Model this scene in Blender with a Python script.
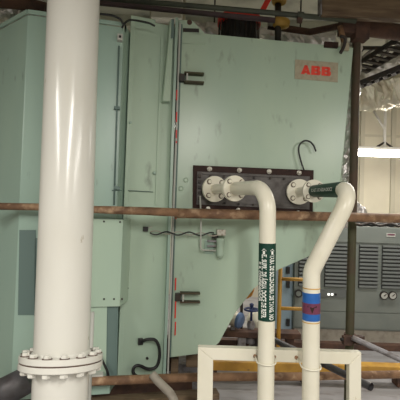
import bpy, bmesh, math, random
from mathutils import Vector, Matrix, noise
random.seed(7)
for o in list(bpy.data.objects): bpy.data.objects.remove(o)
S = bpy.context.scene
C = S.collection
RAD = math.radians
# ------------------------------------------------------------------ camera
CAMZ = 1.6
cam = bpy.data.cameras.new('camera'); cam.lens = 36; cam.sensor_width = 36; cam.clip_start = 0.05
co = bpy.data.objects.new('camera', cam); C.objects.link(co)
ROT = Matrix.Rotation(RAD(91.5), 4, 'X') @ Matrix.Rotation(RAD(1.9), 4, 'Z')
co.matrix_world = Matrix.Translation((0, 0, CAMZ)) @ ROT
S.camera = co
# ------------------------------------------------------------------ light
w = bpy.data.worlds.new('world'); S.world = w; w.use_nodes = True
w.node_tree.nodes['Background'].inputs[0].default_value = (0.9, 0.95, 1, 1)
w.node_tree.nodes['Background'].inputs[1].default_value = 0.02
def area(name, loc, size, power, col=(1, .965, .905), look=None, spread=math.pi):
    l = bpy.data.lights.new(name, 'AREA'); l.shape = 'RECTANGLE'; l.size, l.size_y = size
    l.energy = power; l.color = col; l.spread = spread
    o = bpy.data.objects.new(name, l); C.objects.link(o); o.location = loc
    if look: o.rotation_euler = (Vector(look) - Vector(loc)).to_track_quat('-Z', 'Y').to_euler()
    return o
# hanging fluorescent rows of the aisle behind the photographer, running front to back
for lx, ly, e in ((-2.3, -.9, 84), (.5, -1.3, 100), (3.0, -.6, 92)):
    o = area('aisle_tube_light', (lx, ly, 2.85), (.14, 2.4), e); o.rotation_euler = (RAD(7), 0, 0)
area('rear_fill_light', (2.4, 4.3, 2.9), (2.2, .16), 45, look=(2.4, 4.3, 0))  # unseen fill added to brighten the cabinets and far floor
area('rear_fill_light', (-.2, 6.2, 2.9), (2.2, .16), 45, look=(-.2, 6.0, 0))  # second added fill for the background, no fixture behind it
S.view_settings.view_transform = 'Standard'; S.view_settings.look = 'None'
S.view_settings.gamma = 1; S.view_settings.use_curve_mapping = False
S.view_settings.exposure = 0.2

# ------------------------------------------------------------------ pixel helpers
R3 = ROT.to_3x3()
CAM = Vector((0, 0, CAMZ))
def ray(px, py): return R3 @ Vector(((px - 200) / 400, (200 - py) / 400, -1))
def P(px, py, Y):
    d = ray(px, py); return CAM + d * (Y / d.y)
YAW = RAD(5)
U = Vector((math.cos(YAW), math.sin(YAW), 0)); N = Vector((math.sin(YAW), -math.cos(YAW), 0))
FO = P(210, 190, 3.06)
def PL(px, py, o, n):
    d = ray(px, py); return CAM + d * ((o - CAM).dot(n) / d.dot(n))
def FP(px, py, off=0.0): return PL(px, py, FO + N * off, N)
Z = Vector((0, 0, 1))
# ------------------------------------------------------------------ materials
def mat(name, col, rough=.5, metal=0.0, col2=None, scale=6.0, amt=(.45, .7), bump=0.0, bscale=40.0, stretch=(1, 1, 1), col3=None, scale3=30, amt3=(.62, .7), spec=.5):
    m = bpy.data.materials.new(name); m.use_nodes = True
    nt = m.node_tree; b = nt.nodes['Principled BSDF']
    b.inputs['Roughness'].default_value = rough; b.inputs['Metallic'].default_value = metal
    b.inputs['Specular IOR Level'].default_value = spec
    b.inputs['Base Color'].default_value = (*col, 1)
    tc = nt.nodes.new('ShaderNodeTexCoord'); mp = nt.nodes.new('ShaderNodeMapping')
    mp.inputs['Scale'].default_value = stretch
    nt.links.new(tc.outputs['Object'], mp.inputs['Vector'])
    def ramp(sc, lo, hi, det=6):
        n = nt.nodes.new('ShaderNodeTexNoise'); n.inputs['Scale'].default_value = sc; n.inputs['Detail'].default_value = det
        nt.links.new(mp.outputs[0], n.inputs['Vector'])
        r = nt.nodes.new('ShaderNodeMapRange'); r.inputs[1].default_value = lo; r.inputs[2].default_value = hi
        nt.links.new(n.outputs[0], r.inputs[0]); return r.outputs[0]
    def mix(fac, a, bcol):
        x = nt.nodes.new('ShaderNodeMix'); x.data_type = 'RGBA'
        nt.links.new(fac, x.inputs[0])
        if hasattr(a, 'links'): nt.links.new(a, x.inputs[6])
        else: x.inputs[6].default_value = (*a, 1)
        x.inputs[7].default_value = (*bcol, 1); return x.outputs[2]
    out = col
    if col2: out = mix(ramp(scale, *amt), out, col2)
    if col3: out = mix(ramp(scale3, *amt3), out, col3)
    if hasattr(out, 'links'): nt.links.new(out, b.inputs['Base Color'])
    if bump:
        n = nt.nodes.new('ShaderNodeTexNoise'); n.inputs['Scale'].default_value = bscale; n.inputs['Detail'].default_value = 4
        nt.links.new(mp.outputs[0], n.inputs['Vector'])
        bm_ = nt.nodes.new('ShaderNodeBump'); bm_.inputs['Strength'].default_value = bump; bm_.inputs['Distance'].default_value = .01
        nt.links.new(n.outputs[0], bm_.inputs['Height']); nt.links.new(bm_.outputs[0], b.inputs['Normal'])
    return m
def emit(name, col, s):
    m = bpy.data.materials.new(name); m.use_nodes = True
    b = m.node_tree.nodes['Principled BSDF']
    b.inputs['Base Color'].default_value = (*col, 1); b.inputs['Emission Color'].default_value = (*col, 1)
    b.inputs['Emission Strength'].default_value = s; return m
M = {
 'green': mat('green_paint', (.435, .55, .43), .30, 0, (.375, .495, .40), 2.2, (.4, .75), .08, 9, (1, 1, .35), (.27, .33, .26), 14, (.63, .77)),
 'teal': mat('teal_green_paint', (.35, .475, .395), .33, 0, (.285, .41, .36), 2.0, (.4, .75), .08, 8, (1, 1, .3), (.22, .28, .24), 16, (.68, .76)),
 'cream': mat('cream_pipe_paint', (.77, .735, .61), .33, 0, (.70, .66, .52), 7, (.5, .8), .03, 20, (1, 1, .5), (.40, .30, .16), 26, (.70, .76)),
 'white': mat('white_pipe_paint', (.73, .715, .655), .2, 0, (.67, .645, .57), 4, (.5, .8), .02, 12, (1, 1, .4), (.42, .36, .26), 22, (.73, .78)),
 'rust': mat('rusty_steel', (.29, .165, .09), .7, .1, (.15, .08, .045), 9, (.42, .66), .4, 60, (1, 1, 1), (.50, .34, .21), 13, (.54, .72)),
 'rustd': mat('dark_rusty_steel', (.115, .06, .04), .8, .1, (.06, .035, .028), 8, (.4, .65), .4, 50),
 'plate': mat('dark_brown_plate', (.042, .020, .016), .6, 0, (.028, .015, .013), 20, (.4, .7), .2, 60, spec=.2),
 'steel': mat('grey_steel', (.13, .12, .115), .5, .2, (.075, .065, .06), 14, (.4, .7), .15, 50, spec=.3),
 'bolt': mat('bolt_steel', (.50, .48, .42), .4, .5, (.25, .2, .15), 60, (.5, .7)),
 'black': mat('black_rubber', (.012, .012, .013), .45),
 'darkm': mat('dark_metal', (.035, .032, .03), .5, .4, (.06, .04, .03), 20),
 'label': mat('dark_green_label', (.007, .045, .030), .45, spec=.25),
 'ltext': mat('white_lettering', (.80, .82, .76), .5),
 'blue': mat('blue_band', (.018, .12, .42), .35, 0, (.015, .10, .34), 20),
 'maroon': mat('maroon_band', (.16, .035, .075), .4, 0, (.11, .03, .07), 60),
 'logo_bg': mat('tan_nameplate', (.40, .36, .26), .5, 0, (.33, .29, .2), 30),
 'logo': mat('red_lettering', (.80, .055, .03), .45),
 'red': mat('red_paint', (.72, .035, .022), .45, 0, (.55, .03, .02), 10),
 'yellow': mat('yellow_paint', (.58, .32, .05), .5, 0, (.45, .23, .04), 9, (.45, .7), .1, 40, (1, 1, 1), (.22, .13, .05), 20, (.66, .74)),
 'orange': mat('orange_paint', (.55, .24, .04), .5),
 'cab': mat('grey_cabinet_paint', (.20, .22, .20), .5, 0, (.17, .19, .175), 4, (.4, .7)),
 'cabd': mat('dark_slat_paint', (.125, .135, .13), .5),
 'louv': mat('louvre_back', (.03, .032, .032), .7),
 'paleblue': mat('pale_blue_panel', (.30, .40, .48), .5, 0, (.25, .34, .42), 5),
 'foil': mat('crumpled_foil', (.80, .78, .77), .36, .8, (.5, .47, .45), 9, (.45, .7), .5, 40),
 'foily': mat('warm_tinted_foil', (.82, .78, .66), .36, .55, (.6, .52, .4), 6, (.45, .7), .5, 30),  # foil with the lamp's yellowish light mixed into its colour
 'wall': mat('cream_wall', (.62, .58, .46), .7, 0, (.56, .52, .41), 2, (.4, .7), .05, 60),
 'trim': mat('wall_batten', (.50, .47, .37), .7),
 'floor': mat('grey_floor_paint', (.36, .35, .36), .5, 0, (.27, .26, .26), 3, (.4, .65), .1, 20, (.5, 2, 1), (.13, .10, .08), 7, (.55, .75)),
 'ceil': mat('ceiling_paint', (.5, .5, .43), .8, 0, (.22, .22, .19), 2),
 'beam': mat('weathered_brown_beam', (.20, .14, .085), .8, 0, (.10, .065, .04), 10, (.4, .65), .4, 40, (.3, 3, 3), (.30, .25, .17), 14, (.62, .72)),
 'gpole': mat('green_brown_pole', (.07, .068, .034), .7, .1, (.075, .045, .03), 3, (.52, .66), .3, 50),
 'rpole': mat('dark_brown_pole', (.085, .055, .035), .7, .1, (.06, .052, .03), 4, (.48, .62), .3, 50),
 'purple': mat('purple_brown_pipe', (.10, .065, .075), .6, 0, (.07, .05, .05), 8),
 'dgreen': mat('dark_green_pipe', (.06, .07, .05), .6, 0, (.045, .05, .04), 8),
 'dark': mat('dark_parts_and_shade', (.12, .18, .165), .6),  # shade of the recesses as a colour; also used on dark fittings
 'gtube': mat('grey_tube', (.26, .25, .26), .5, .3, (.14, .12, .11), 18, (.45, .65)),
 'dtube': mat('dark_tube', (.10, .095, .10), .45, .3, (.06, .05, .05), 14),
 'hose': mat('pale_grey_hose', (.42, .38, .32), .6, 0, (.33, .29, .24), 20),
 'gasket': mat('white_gasket', (.5, .5, .46), .6),
 'tube': emit('lamp_tube_glow', (1, .93, .84), 22.0),
 'lampw': mat('lamp_white', (.75, .73, .68), .5),
 'pblue': mat('blue_valve_paint', (.02, .035, .12), .4),
 'mblue': mat('blue_motor_cap', (.12, .19, .34), .3, .3),
 'led': emit('indicator_white', (1, 1, .95), 1.2),
 'brass': mat('yellow_valve_body', (.50, .30, .06), .45, .2),
}
# ------------------------------------------------------------------ mesh helpers
def new(): return bmesh.new()
def xform(bm, start, m):
    bm.verts.ensure_lookup_table()
    for v in bm.verts[start:]: v.co = m @ v.co
def box(bm, c, ax, ay, az, bev=0.0):
    """box at centre c; ax, ay, az are half-extent vectors"""
    c = Vector(c); vs = []
    for sx in (-1, 1):
        for sy in (-1, 1):
            for sz in (-1, 1): vs.append(bm.verts.new(c + ax * sx + ay * sy + az * sz))
    fs = []
    for idx in ((0, 1, 3, 2), (4, 6, 7, 5), (0, 4, 5, 1), (2, 3, 7, 6), (0, 2, 6, 4), (1, 5, 7, 3)):
        fs.append(bm.faces.new([vs[i] for i in idx]))
    bmesh.ops.recalc_face_normals(bm, faces=fs)
    if bev:
        es = list({e for f in fs for e in f.edges})
        bmesh.ops.bevel(bm, geom=es, offset=bev, segments=2, profile=.6, affect='EDGES')
    return bm
def bx(c, ax, ay, az, bev=0.0): return box(new(), c, ax, ay, az, bev)
def wbox(x0, x1, y0, y1, z0, z1, bev=0.0, bm=None):
    return box(bm or new(), ((x0 + x1) / 2, (y0 + y1) / 2, (z0 + z1) / 2), Vector(((x1 - x0) / 2, 0, 0)), Vector((0, (y1 - y0) / 2, 0)), Vector((0, 0, (z1 - z0) / 2)), bev)
def tube(pts, r, seg=20, bm=None, cap=True, jit=0.0):
    bm = bm or new(); pts = [Vector(p) for p in pts]; n = len(pts)
    rs = r if isinstance(r, (list, tuple)) else [r] * n
    ts = []
    for i in range(n):
        a = pts[max(i - 1, 0)]; b = pts[min(i + 1, n - 1)]; ts.append((b - a).normalized())
    ref = Vector((0, 0, 1)) if abs(ts[0].z) < .9 else Vector((1, 0, 0))
    u = (ref - ts[0] * ref.dot(ts[0])).normalized(); rings = []
    for i in range(n):
        u = (u - ts[i] * u.dot(ts[i])).normalized(); v = ts[i].cross(u)
        ring = []
        for k in range(seg):
            a = 2 * math.pi * k / seg; rr = rs[i] * (1 + (random.uniform(-jit, jit) if jit else 0))
            ring.append(bm.verts.new(pts[i] + (u * math.cos(a) + v * math.sin(a)) * rr))
        rings.append(ring)
    for i in range(n - 1):
        for k in range(seg):
            f = bm.faces.new((rings[i][k], rings[i][(k + 1) % seg], rings[i + 1][(k + 1) % seg], rings[i + 1][k])); f.smooth = not jit
    if cap: bm.faces.new(rings[0][::-1]); bm.faces.new(rings[-1])
    bmesh.ops.recalc_face_normals(bm, faces=bm.faces[:])
    return bm
def cyl(a, b, r, seg=24, bm=None): return tube([a, b], r, seg, bm)
def hollow(pts, r, t=.006, seg=20):
    bm = tube(pts, r, seg, cap=False); tube(pts, r - t, seg, bm, cap=False)
    return bm
def fillet(pts, r, seg=8):
    pts = [Vector(p) for p in pts]; out = [pts[0]]
    for i in range(1, len(pts) - 1):
        a, b, c = pts[i - 1], pts[i], pts[i + 1]; d1 = (a - b).normalized(); d2 = (c - b).normalized()
        ang = d1.angle(d2); L = min(r / math.tan(ang / 2), (a - b).length * .48, (c - b).length * .48)
        rr = L * math.tan(ang / 2); bis = (d1 + d2).normalized(); cen = b + bis * (rr / math.sin(ang / 2))
        p, q = b + d1 * L - cen, b + d2 * L - cen; th = p.angle(q)
        for k in range(seg + 1):
            s = k / seg; out.append(cen + (p * math.sin((1 - s) * th) + q * math.sin(s * th)) / math.sin(th))
    out.append(pts[-1]); return out
def smooth(pts, n=8):
    pts = [Vector(p) for p in pts]; out = []
    q = [pts[0] * 2 - pts[1]] + pts + [pts[-1] * 2 - pts[-2]]
    for i in range(1, len(q) - 2):
        for k in range(n):
            t = k / n; a, b, c, d = q[i - 1], q[i], q[i + 1], q[i + 2]
            out.append(.5 * ((2 * b) + (c - a) * t + (2 * a - 5 * b + 4 * c - d) * t * t + (3 * b - a - 3 * c + d) * t ** 3))
    out.append(pts[-1]); return out
def prism(poly, ext, bm=None, bev=0.0):
    """polygon (3D points) extruded by vector ext"""
    bm = bm or new(); a = [bm.verts.new(p) for p in poly]; b = [bm.verts.new(Vector(p) + ext) for p in poly]; n = len(a)
    fs = [bm.faces.new(a), bm.faces.new(b[::-1])]
    for i in range(n): fs.append(bm.faces.new((a[i], b[i], b[(i + 1) % n], a[(i + 1) % n])))
    bmesh.ops.recalc_face_normals(bm, faces=fs)
    if bev: bmesh.ops.bevel(bm, geom=list({e for f in fs for e in f.edges}), offset=bev, segments=2, profile=.6, affect='EDGES')
    return bm
def lathe(o, axis, prof, seg=32, bm=None, shade=True):
    """prof: list of (distance along axis, radius)"""
    bm = bm or new(); axis = axis.normalized(); ref = Vector((0, 0, 1)) if abs(axis.z) < .9 else Vector((1, 0, 0))
    u = (ref - axis * ref.dot(axis)).normalized(); v = axis.cross(u); rings = []
    for h, r in prof:
        rings.append([bm.verts.new(Vector(o) + axis * h + (u * math.cos(2 * math.pi * k / seg) + v * math.sin(2 * math.pi * k / seg)) * max(r, 1e-5)) for k in range(seg)])
    for i in range(len(rings) - 1):
        for k in range(seg): bm.faces.new((rings[i][k], rings[i][(k + 1) % seg], rings[i + 1][(k + 1) % seg], rings[i + 1][k]))
    if prof[0][1] > 0: bm.faces.new(rings[0][::-1])
    if prof[-1][1] > 0: bm.faces.new(rings[-1])
    bmesh.ops.recalc_face_normals(bm, faces=bm.faces[:])
    return bm
def ring(o, axis, ri, ro, h, seg=20):
    bm = new(); axis = axis.normalized(); ref = Vector((0, 0, 1)) if abs(axis.z) < .9 else Vector((1, 0, 0))
    u = (ref - axis * ref.dot(axis)).normalized(); v = axis.cross(u); R = []
    for hh, r in ((0, ri), (0, ro), (h, ro), (h, ri)):
        R.append([bm.verts.new(Vector(o) + axis * hh + (u * math.cos(2 * math.pi * k / seg) + v * math.sin(2 * math.pi * k / seg)) * r) for k in range(seg)])
    for i in range(4):
        for k in range(seg): bm.faces.new((R[i][k], R[i][(k + 1) % seg], R[(i + 1) % 4][(k + 1) % seg], R[(i + 1) % 4][k]))
    bmesh.ops.recalc_face_normals(bm, faces=bm.faces[:])
    return bm
def hexbolt(o, axis, r, h, bm=None): return lathe(o, axis, [(0, r), (h * .8, r), (h, r * .75)], 6, bm)
ORG = {}
def obj(name, bm, m, parent=None, org=None):
    if org is None: org = ORG[parent.name] if parent else Vector((0, 0, 0))
    org = Vector(org)
    for v in bm.verts: v.co -= org
    me = bpy.data.meshes.new(name); bm.to_mesh(me); bm.free()
    me.materials.append(M[m] if isinstance(m, str) else m)
    o = bpy.data.objects.new(name, me); C.objects.link(o)
    if parent: o.parent = parent
    else: o.location = org
    ORG[o.name] = org
    return o
def base(bm):
    xs = [v.co for v in bm.verts]
    return Vector((sum(p.x for p in xs) / len(xs), sum(p.y for p in xs) / len(xs), min(p.z for p in xs)))
def tag(o, label, cat, group=None):
    o['label'] = label; o['category'] = cat
    if group: o['group'] = group
    return o
def solo(name, bm, m, label, cat, group=None): return tag(obj(name, bm, m, None, base(bm)), label, cat, group)
def thing(name, loc, label, cat, group=None):
    o = bpy.data.objects.new(name, None); C.objects.link(o); o.location = loc; o.empty_display_size = .1
    ORG[o.name] = Vector(loc); return tag(o, label, cat, group)
def struct(name, bm, m, parent=None):
    o = obj(name, bm, m, parent); 
    if not parent: o['kind'] = 'structure'
    return o
def autosmooth(o, ang=35):
    me = o.data
    for p in me.polygons: p.use_smooth = True
    try: me.set_sharp_from_angle(angle=RAD(ang))
    except Exception: pass
    return o
def text_bm(txt, size, offset=0.0, align='CENTER', sx=1.0):
    """flat lettering in the xy plane as a bmesh, centred, cap height about size"""
    cu = bpy.data.curves.new('t', 'FONT'); cu.body = txt; cu.size = size / .7; cu.offset = offset; cu.align_x = align; cu.align_y = 'CENTER'
    cu.resolution_u = 3
    o = bpy.data.objects.new('t', cu); C.objects.link(o); bpy.context.view_layer.update()
    me = bpy.data.meshes.new_from_object(o.evaluated_get(bpy.context.evaluated_depsgraph_get()))
    bpy.data.objects.remove(o); bm = new(); bm.from_mesh(me)
    xs = [v.co.x for v in bm.verts]; ys = [v.co.y for v in bm.verts]
    cx = (min(xs) + max(xs)) / 2; cy = (min(ys) + max(ys)) / 2
    for v in bm.verts: v.co = Vector(((v.co.x - cx) * sx, v.co.y - cy, 0))
    return bm
def crumple(bm, amp, sc):
    for v in bm.verts:
        v.co += noise.noise_vector(v.co * sc) * amp + noise.noise_vector(v.co * sc * 2.7) * amp * .5
    for f in bm.faces: f.smooth = False
    return bm

# ------------------------------------------------------------------ setting
X0, X1, Y0, Y1, ZC = -5.5, 6.0, -4.5, 7.6, 4.5
struct('floor', wbox(X0, X1, Y0, Y1, -.1, 0), 'floor')
struct('ceiling', wbox(X0, X1, Y0, Y1, ZC, ZC + .1), 'ceil')
wb = struct('wall_back', wbox(X0, X1, Y1, Y1 + .1, 0, ZC), 'wall')
struct('wall_left', wbox(X0 - .1, X0, Y0, Y1, 0, ZC), 'wall')
struct('wall_right', wbox(X1, X1 + .1, Y0, Y1, 0, ZC), 'wall')
struct('wall_front', wbox(X0, X1, Y0 - .1, Y0, 0, ZC), 'wall')
# battens and seams of the back wall
for px in (362, 393):
    p = P(px, 130, Y1); obj('batten', wbox(p.x - .04, p.x + .04, Y1 - .05, Y1, 0, ZC), 'trim', wb)
p = P(380, 136, Y1); obj('rail', wbox(1.6, X1, Y1 - .025, Y1, p.z - .02, p.z + .02), 'trim', wb)
# ceiling ribs seen over the machine
cl = bpy.data.objects['ceiling']
for k, y in enumerate((2.4, 3.6, 4.8, 6.0)):
    obj('rib', wbox(X0, X1, y - .06, y + .06, ZC - .16, ZC), 'ceil', cl)

# ------------------------------------------------------------------ left casing (octagonal enclosure)
pA = P(20, 190, 2.62); pB = P(117.5, 190, 2.76)
C0 = PL(124, 190, P(124, 190, 2.92), Vector((0, -1, 0))); pC = C0
pS = FP(171, 190, .0)
ztop = P(26, 10, 2.62).z; ZB = .33
ztop2 = P(140, 20, 2.95).z
enc = thing('machine_casing', (-.7, 3.3, 0), 'pale green steel machine casing with angled side panels, left of the seam', 'machine')
nB = Vector(((pB - pA).y, -(pB - pA).x, 0)).normalized()
nC = Vector(((pS - pC).y, -(pS - pC).x, 0)).normalized()
def flat(p, z): return Vector((p.x, p.y, z))
pL = pA + Vector((-1.26, 1.0, 0)) * .9
pLL = pL + Vector((0, .8, 0))
back = 4.3
# body A/B panels as thick plates closed to the rear
body = [flat(pLL, ZB), flat(pL, ZB), flat(pA, ZB), flat(pB, ZB), Vector((pB.x + .02, back, ZB)), Vector((pLL.x, back, ZB))]
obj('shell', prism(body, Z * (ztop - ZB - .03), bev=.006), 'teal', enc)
# top lips (folded rims)
def lip(a, b, z, n, m='teal', h=.028, t=.014, nm='rim'):
    d = (b - a); c = (a + b) / 2 + n * (t / 2); return obj(nm, bx(flat(c, z - h / 2), d.xy.to_3d() / 2, n * t / 2 + n * .0, Z * h / 2, .004), m, enc)
nA = Vector((-(pA - pL).y * -1, -(pA - pL).x, 0)).normalized()
if nA.y > 0: nA = -nA
lip(flat(pL, 0), flat(pA, 0), ztop, nA); lip(flat(pA, 0), flat(pB, 0), ztop, nB)
# recess channel between panel B and panel C, set back
pb2 = pB + Vector((0, .09, 0)); pc2 = pC + Vector((0, .07, 0))
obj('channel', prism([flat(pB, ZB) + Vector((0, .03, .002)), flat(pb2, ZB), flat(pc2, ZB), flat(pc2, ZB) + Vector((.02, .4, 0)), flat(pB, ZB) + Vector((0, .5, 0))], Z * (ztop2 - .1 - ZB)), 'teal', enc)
# panel C body
bodyC = [flat(pC, ZB), flat(pS, ZB) - U * .012, flat(pS, ZB) - U * .02 - N * 1.2, Vector((pC.x, back, ZB))]
obj('shell', prism(bodyC, Z * (ztop2 - ZB), bev=.006), 'green', enc)
lip(flat(pC, 0) - nC * 0, flat(PL(155, 20, pC, nC), 0), ztop2 + .012, nC, 'green', .035, .02)
# raised light edge strip on C beside the channel
def onC(px, py, off=0): return PL(px, py, pC + nC * off, nC)
def onB(px, py, off=0): return PL(px, py, pA + nB * off, nB)
dC = (pS - pC); dC.z = 0; dC.normalize()
dB = (pB - pA); dB.z = 0; dB.normalize()
a = onC(127, 30); 
obj('edge_strip', bx(flat(onC(126.5, 190, .006), (ZB + ztop2) / 2 + .0), dC * .016, nC * .007, Z * (ztop2 - ZB) / 2, .003), 'green', enc)
q = onC(157, 190, .004)
obj('edge_strip', bx(flat(q, (ztop2 - .1 + onC(157, 205).z) / 2), dC * .012, nC * .004, Z * (ztop2 - .1 - onC(157, 205).z) / 2, .002), 'green', enc)
# tapered wedge gusset
g = [onC(157, 24), onC(172, 22), onC(169, 100), onC(163, 104), onC(160, 104)]
obj('gusset', prism([onC(168.5, 23), onC(171.5, 23), onC(168.5, 103), onC(161, 103)], nC * .06, bev=.004), 'green', enc)
obj('gusset_shade', prism([onC(170.5, 21, .03), onC(173, 21, .03), onC(172.5, 40, .03), onC(170, 40, .03)], nC * .034), 'dark', enc)  # solid dark block, the recess shade is only its colour
# seam flange + gasket between casing and hood
def seam(px0, px1, off, m, nm, y0=20, y1=384, par=enc):
    pts = []
    a0, a1 = FP(px0, 190), FP(px1, 190)
    zt, zb = FP(px0, y0).z, max(FP(px0, y1).z, ZB + .004)
    mid = (a0 + a1) / 2
    return obj(nm, bx(flat(mid, (zt + zb) / 2) + N * (off / 2 - .02), U * ((a1 - a0).length / 2), N * (off / 2 + .02), Z * ((zt - zb) / 2), .002), m, par)
seam(169.3, 172.2, .05, 'teal', 'seam_flange', 20, 380)
# clamp lug on channel
def onF(bm, px, py): pass
c = onB(120, 38, .02)
lug = obj('clamp_lug', bx(c, dB * .018, nB * .022, Z * .022, .003), 'gasket', enc)
obj('clamp_bolt', hexbolt(c + nB * .022, nB, .009, .008), 'darkm', lug)
obj('latch_rod', tube([onB(119, 46, .015), onB(117, 108, .015), onB(114, 205, .015)], .006, 8), 'dark', enc)
for py in (108, 188): obj('latch_bracket', bx(onB(117, py, .015), dB * .02, nB * .012, Z * .01, .002), 'dark', enc)
# cable draped over the rim
solo('cable', tube(smooth([onB(100, 14, .05), onB(112, 15.5, .06), onB(120, 19, .06), onB(123, 24, .05)], 6), .008, 8), 'black',
     'short black cable lying over the casing rim beside the white column', 'cable')
solo('cable', tube(smooth([P(122, 28, 2.72), P(125, 23, 2.72), P(131, 20, 2.76), P(147, 22.5, 2.84), P(155, 26, 2.86)], 6), .007, 8), 'black',
     'black cable looping under the rim above the tapered gusset', 'cable')
# big lower cover panel with bolts (wraps from B to C)
zc0, zc1 = onC(130, 219).z, onC(130, 300).z
pn = onC(129.5, 260, .012); pm = onB(98, 260, .012)
cov = obj('lower_cover', prism([flat(onB(60, 260), zc1), flat(onB(120, 260), zc1), flat(onC(129.5, 260), zc1), flat(onC(129.5, 260, .016), zc1), flat(onB(121.5, 260, .03), zc1), flat(onB(60, 260, .03), zc1)], Z * (zc0 - zc1), bev=.003), 'green', enc)
for px, py in ((104, 221.5), (120, 222), (104, 299), (114, 299), (122, 299)):
    obj('bolt', hexbolt(onB(px, py, .03) - nB * .002, nB, .007, .008), 'darkm', cov)
for py in (231.5, 247, 260.5, 274.5, 288):
    obj('bolt', hexbolt(onC(127.5, py, .018) - nC * .0, nC, .007, .010), 'darkm', cov)
# flat plates under the cover; the dark ones paint the opening's shade
obj('recess_shade_panel', prism([onB(94, 304), onB(118, 304), onB(117, 376.5), onB(94, 376.5)], nB * .004), 'dark', enc)
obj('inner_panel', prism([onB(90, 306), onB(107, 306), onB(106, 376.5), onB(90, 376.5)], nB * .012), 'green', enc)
obj('recess_shade_panel', prism([onB(35, 238), onB(55, 238), onB(52, 316), onB(34, 316)], nB * .004), 'dark', enc)
# flat plate left of the white column, recess shade put into its colour
obj('recess_shade_panel', prism([onB(19.5, 230), onB(36, 230), onB(36, 315), onB(18, 315)], nB * .004), 'dark', enc)
# small inspection bosses
for px, py in ((154, 173), (130, 123)):
    obj('boss', lathe(onC(px, py, .0), nC, [(0, .011), (.02, .011), (.024, .008)], 14), 'teal', enc)
obj('seam_line', tube([onB(112, 190.5, .004), onB(122, 190.5, .004)], .003, 6), 'dark', enc)
obj('seam_line', tube([onC(128, 190.5, .015), onC(153, 192, .004)], .003, 6), 'dark', enc)
# skid under the casing
def yawbox(c, lx, ly, lz, bev=.006): return bx(c, U * lx / 2, N * ly / 2, Z * lz / 2, bev)
sk = thing('skid_base', (-.9, 3.4, 0), 'rusty brown steel skid beam under the green casing', 'base')
obj('beam', bx(Vector((-.95, 2.90, .163)), dB * .95, nB * .06, Z * .163, .008), 'rustd', sk)
obj('beam', bx(Vector((-.95, 3.9, .163)), dB * .95, nB * .06, Z * .163, .008), 'rustd', sk)
obj('ledge', bx(Vector((-.75, 2.74, .27)), dB * .95, nB * .05, Z * .022, .004), 'beam', sk)

# ------------------------------------------------------------------ right hood with the face plate
hood = thing('machine_hood', tuple(flat(FP(255, 190), 0) - N * .5), 'pale green hopper-shaped machine hood with red lettered nameplate', 'machine')
def onD(px, py, off=0): return FP(px, py, off)
out = [(173, 29), (181, 29), (206, 34), (353.5, 47.5), (345, 150), (335, 226), (203, 352.5), (169.5, 357)]
out = [(178.3, 30), (206, 33.5), (353.5, 47.5), (344, 150), (335, 226), (333, 246), (278, 270), (254.5, 288), (235, 313.5), (219, 343), (206, 353), (170.6, 357.5)]
obj('hood_shell', prism([onD(*p) for p in out], -N * 1.0, bev=.006), 'green', hood)
# lifting lug
lugm = prism([onD(178.3, 20), onD(192, 20), onD(206, 34.5), onD(178.3, 34.5)], -N * .03, bev=.003)
lo = obj('lifting_lug', lugm, 'green', hood)
for v in (): pass
obj('lug_hole', lathe(onD(189.5, 22.5, -.002), N, [(0, .02), (.004, .02)], 18), 'rustd', lo)
obj('lug_slot', prism([onD(183, 28.2), onD(199, 28.8), onD(199, 32.5), onD(183, 32)], N * .003), 'darkm', lo)
# face panel sheet, slightly proud, with weld line below lug
obj('weld_line', tube([onD(180, 43.5, .001), onD(205, 44.5, .001)], .003, 6), 'green', hood)
# gasket strip at the seam with red and white marks
seam(173.4, 175.0, .03, 'gasket', 'gasket_strip', 24, 380, hood)
for y0, y1, pxo in ((112, 122, 0), (130, 138, 0), (141, 143, 0), (278, 290, 0), (300, 318, 0), (322, 335, 0), (216, 219, 0), (90, 100, 0)):
    obj('red_mark', bx((FP(174.6 + (200 - (y0 + y1) / 2) * .006, (y0 + y1) / 2, .032)) + U * .011, U * .005, N * .004, Z * ((y1 - y0) / 400 * 3.05 / 2)), 'red', hood)
seam(175.4, 176.8, .006, 'dark', 'gap_shade_strip', 24, 357, hood)  # raised dark strip, its colour stands for the shaded seam gap
# toggle clamps
def toggle(px, py):
    t = obj('toggle_clamp', bx(onD(px, py, .02), U * .022, N * .022, Z * .028, .003), 'darkm', hood)
    for s in (-1, 1):
        obj('clamp_arm', bx(onD(px + 12, py + s * 4.4 + .3, .03), U * .075, N * .03, Z * .006, .002), 'gpole', t)
    obj('clamp_web', bx(onD(px + 5, py, .03), U * .006, N * .026, Z * .035, .002), 'gasket', t)
toggle(182, 78); toggle(178, 297)
# bolt heads left of the plate
for px, py in ((186, 180), (181, 188.5)):
    obj('plug', lathe(onD(px, py, -.002), N, [(0, .02), (.012, .018), (.014, .014), (.010, .012), (.010, 0)], 18), 'green', hood)
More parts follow.
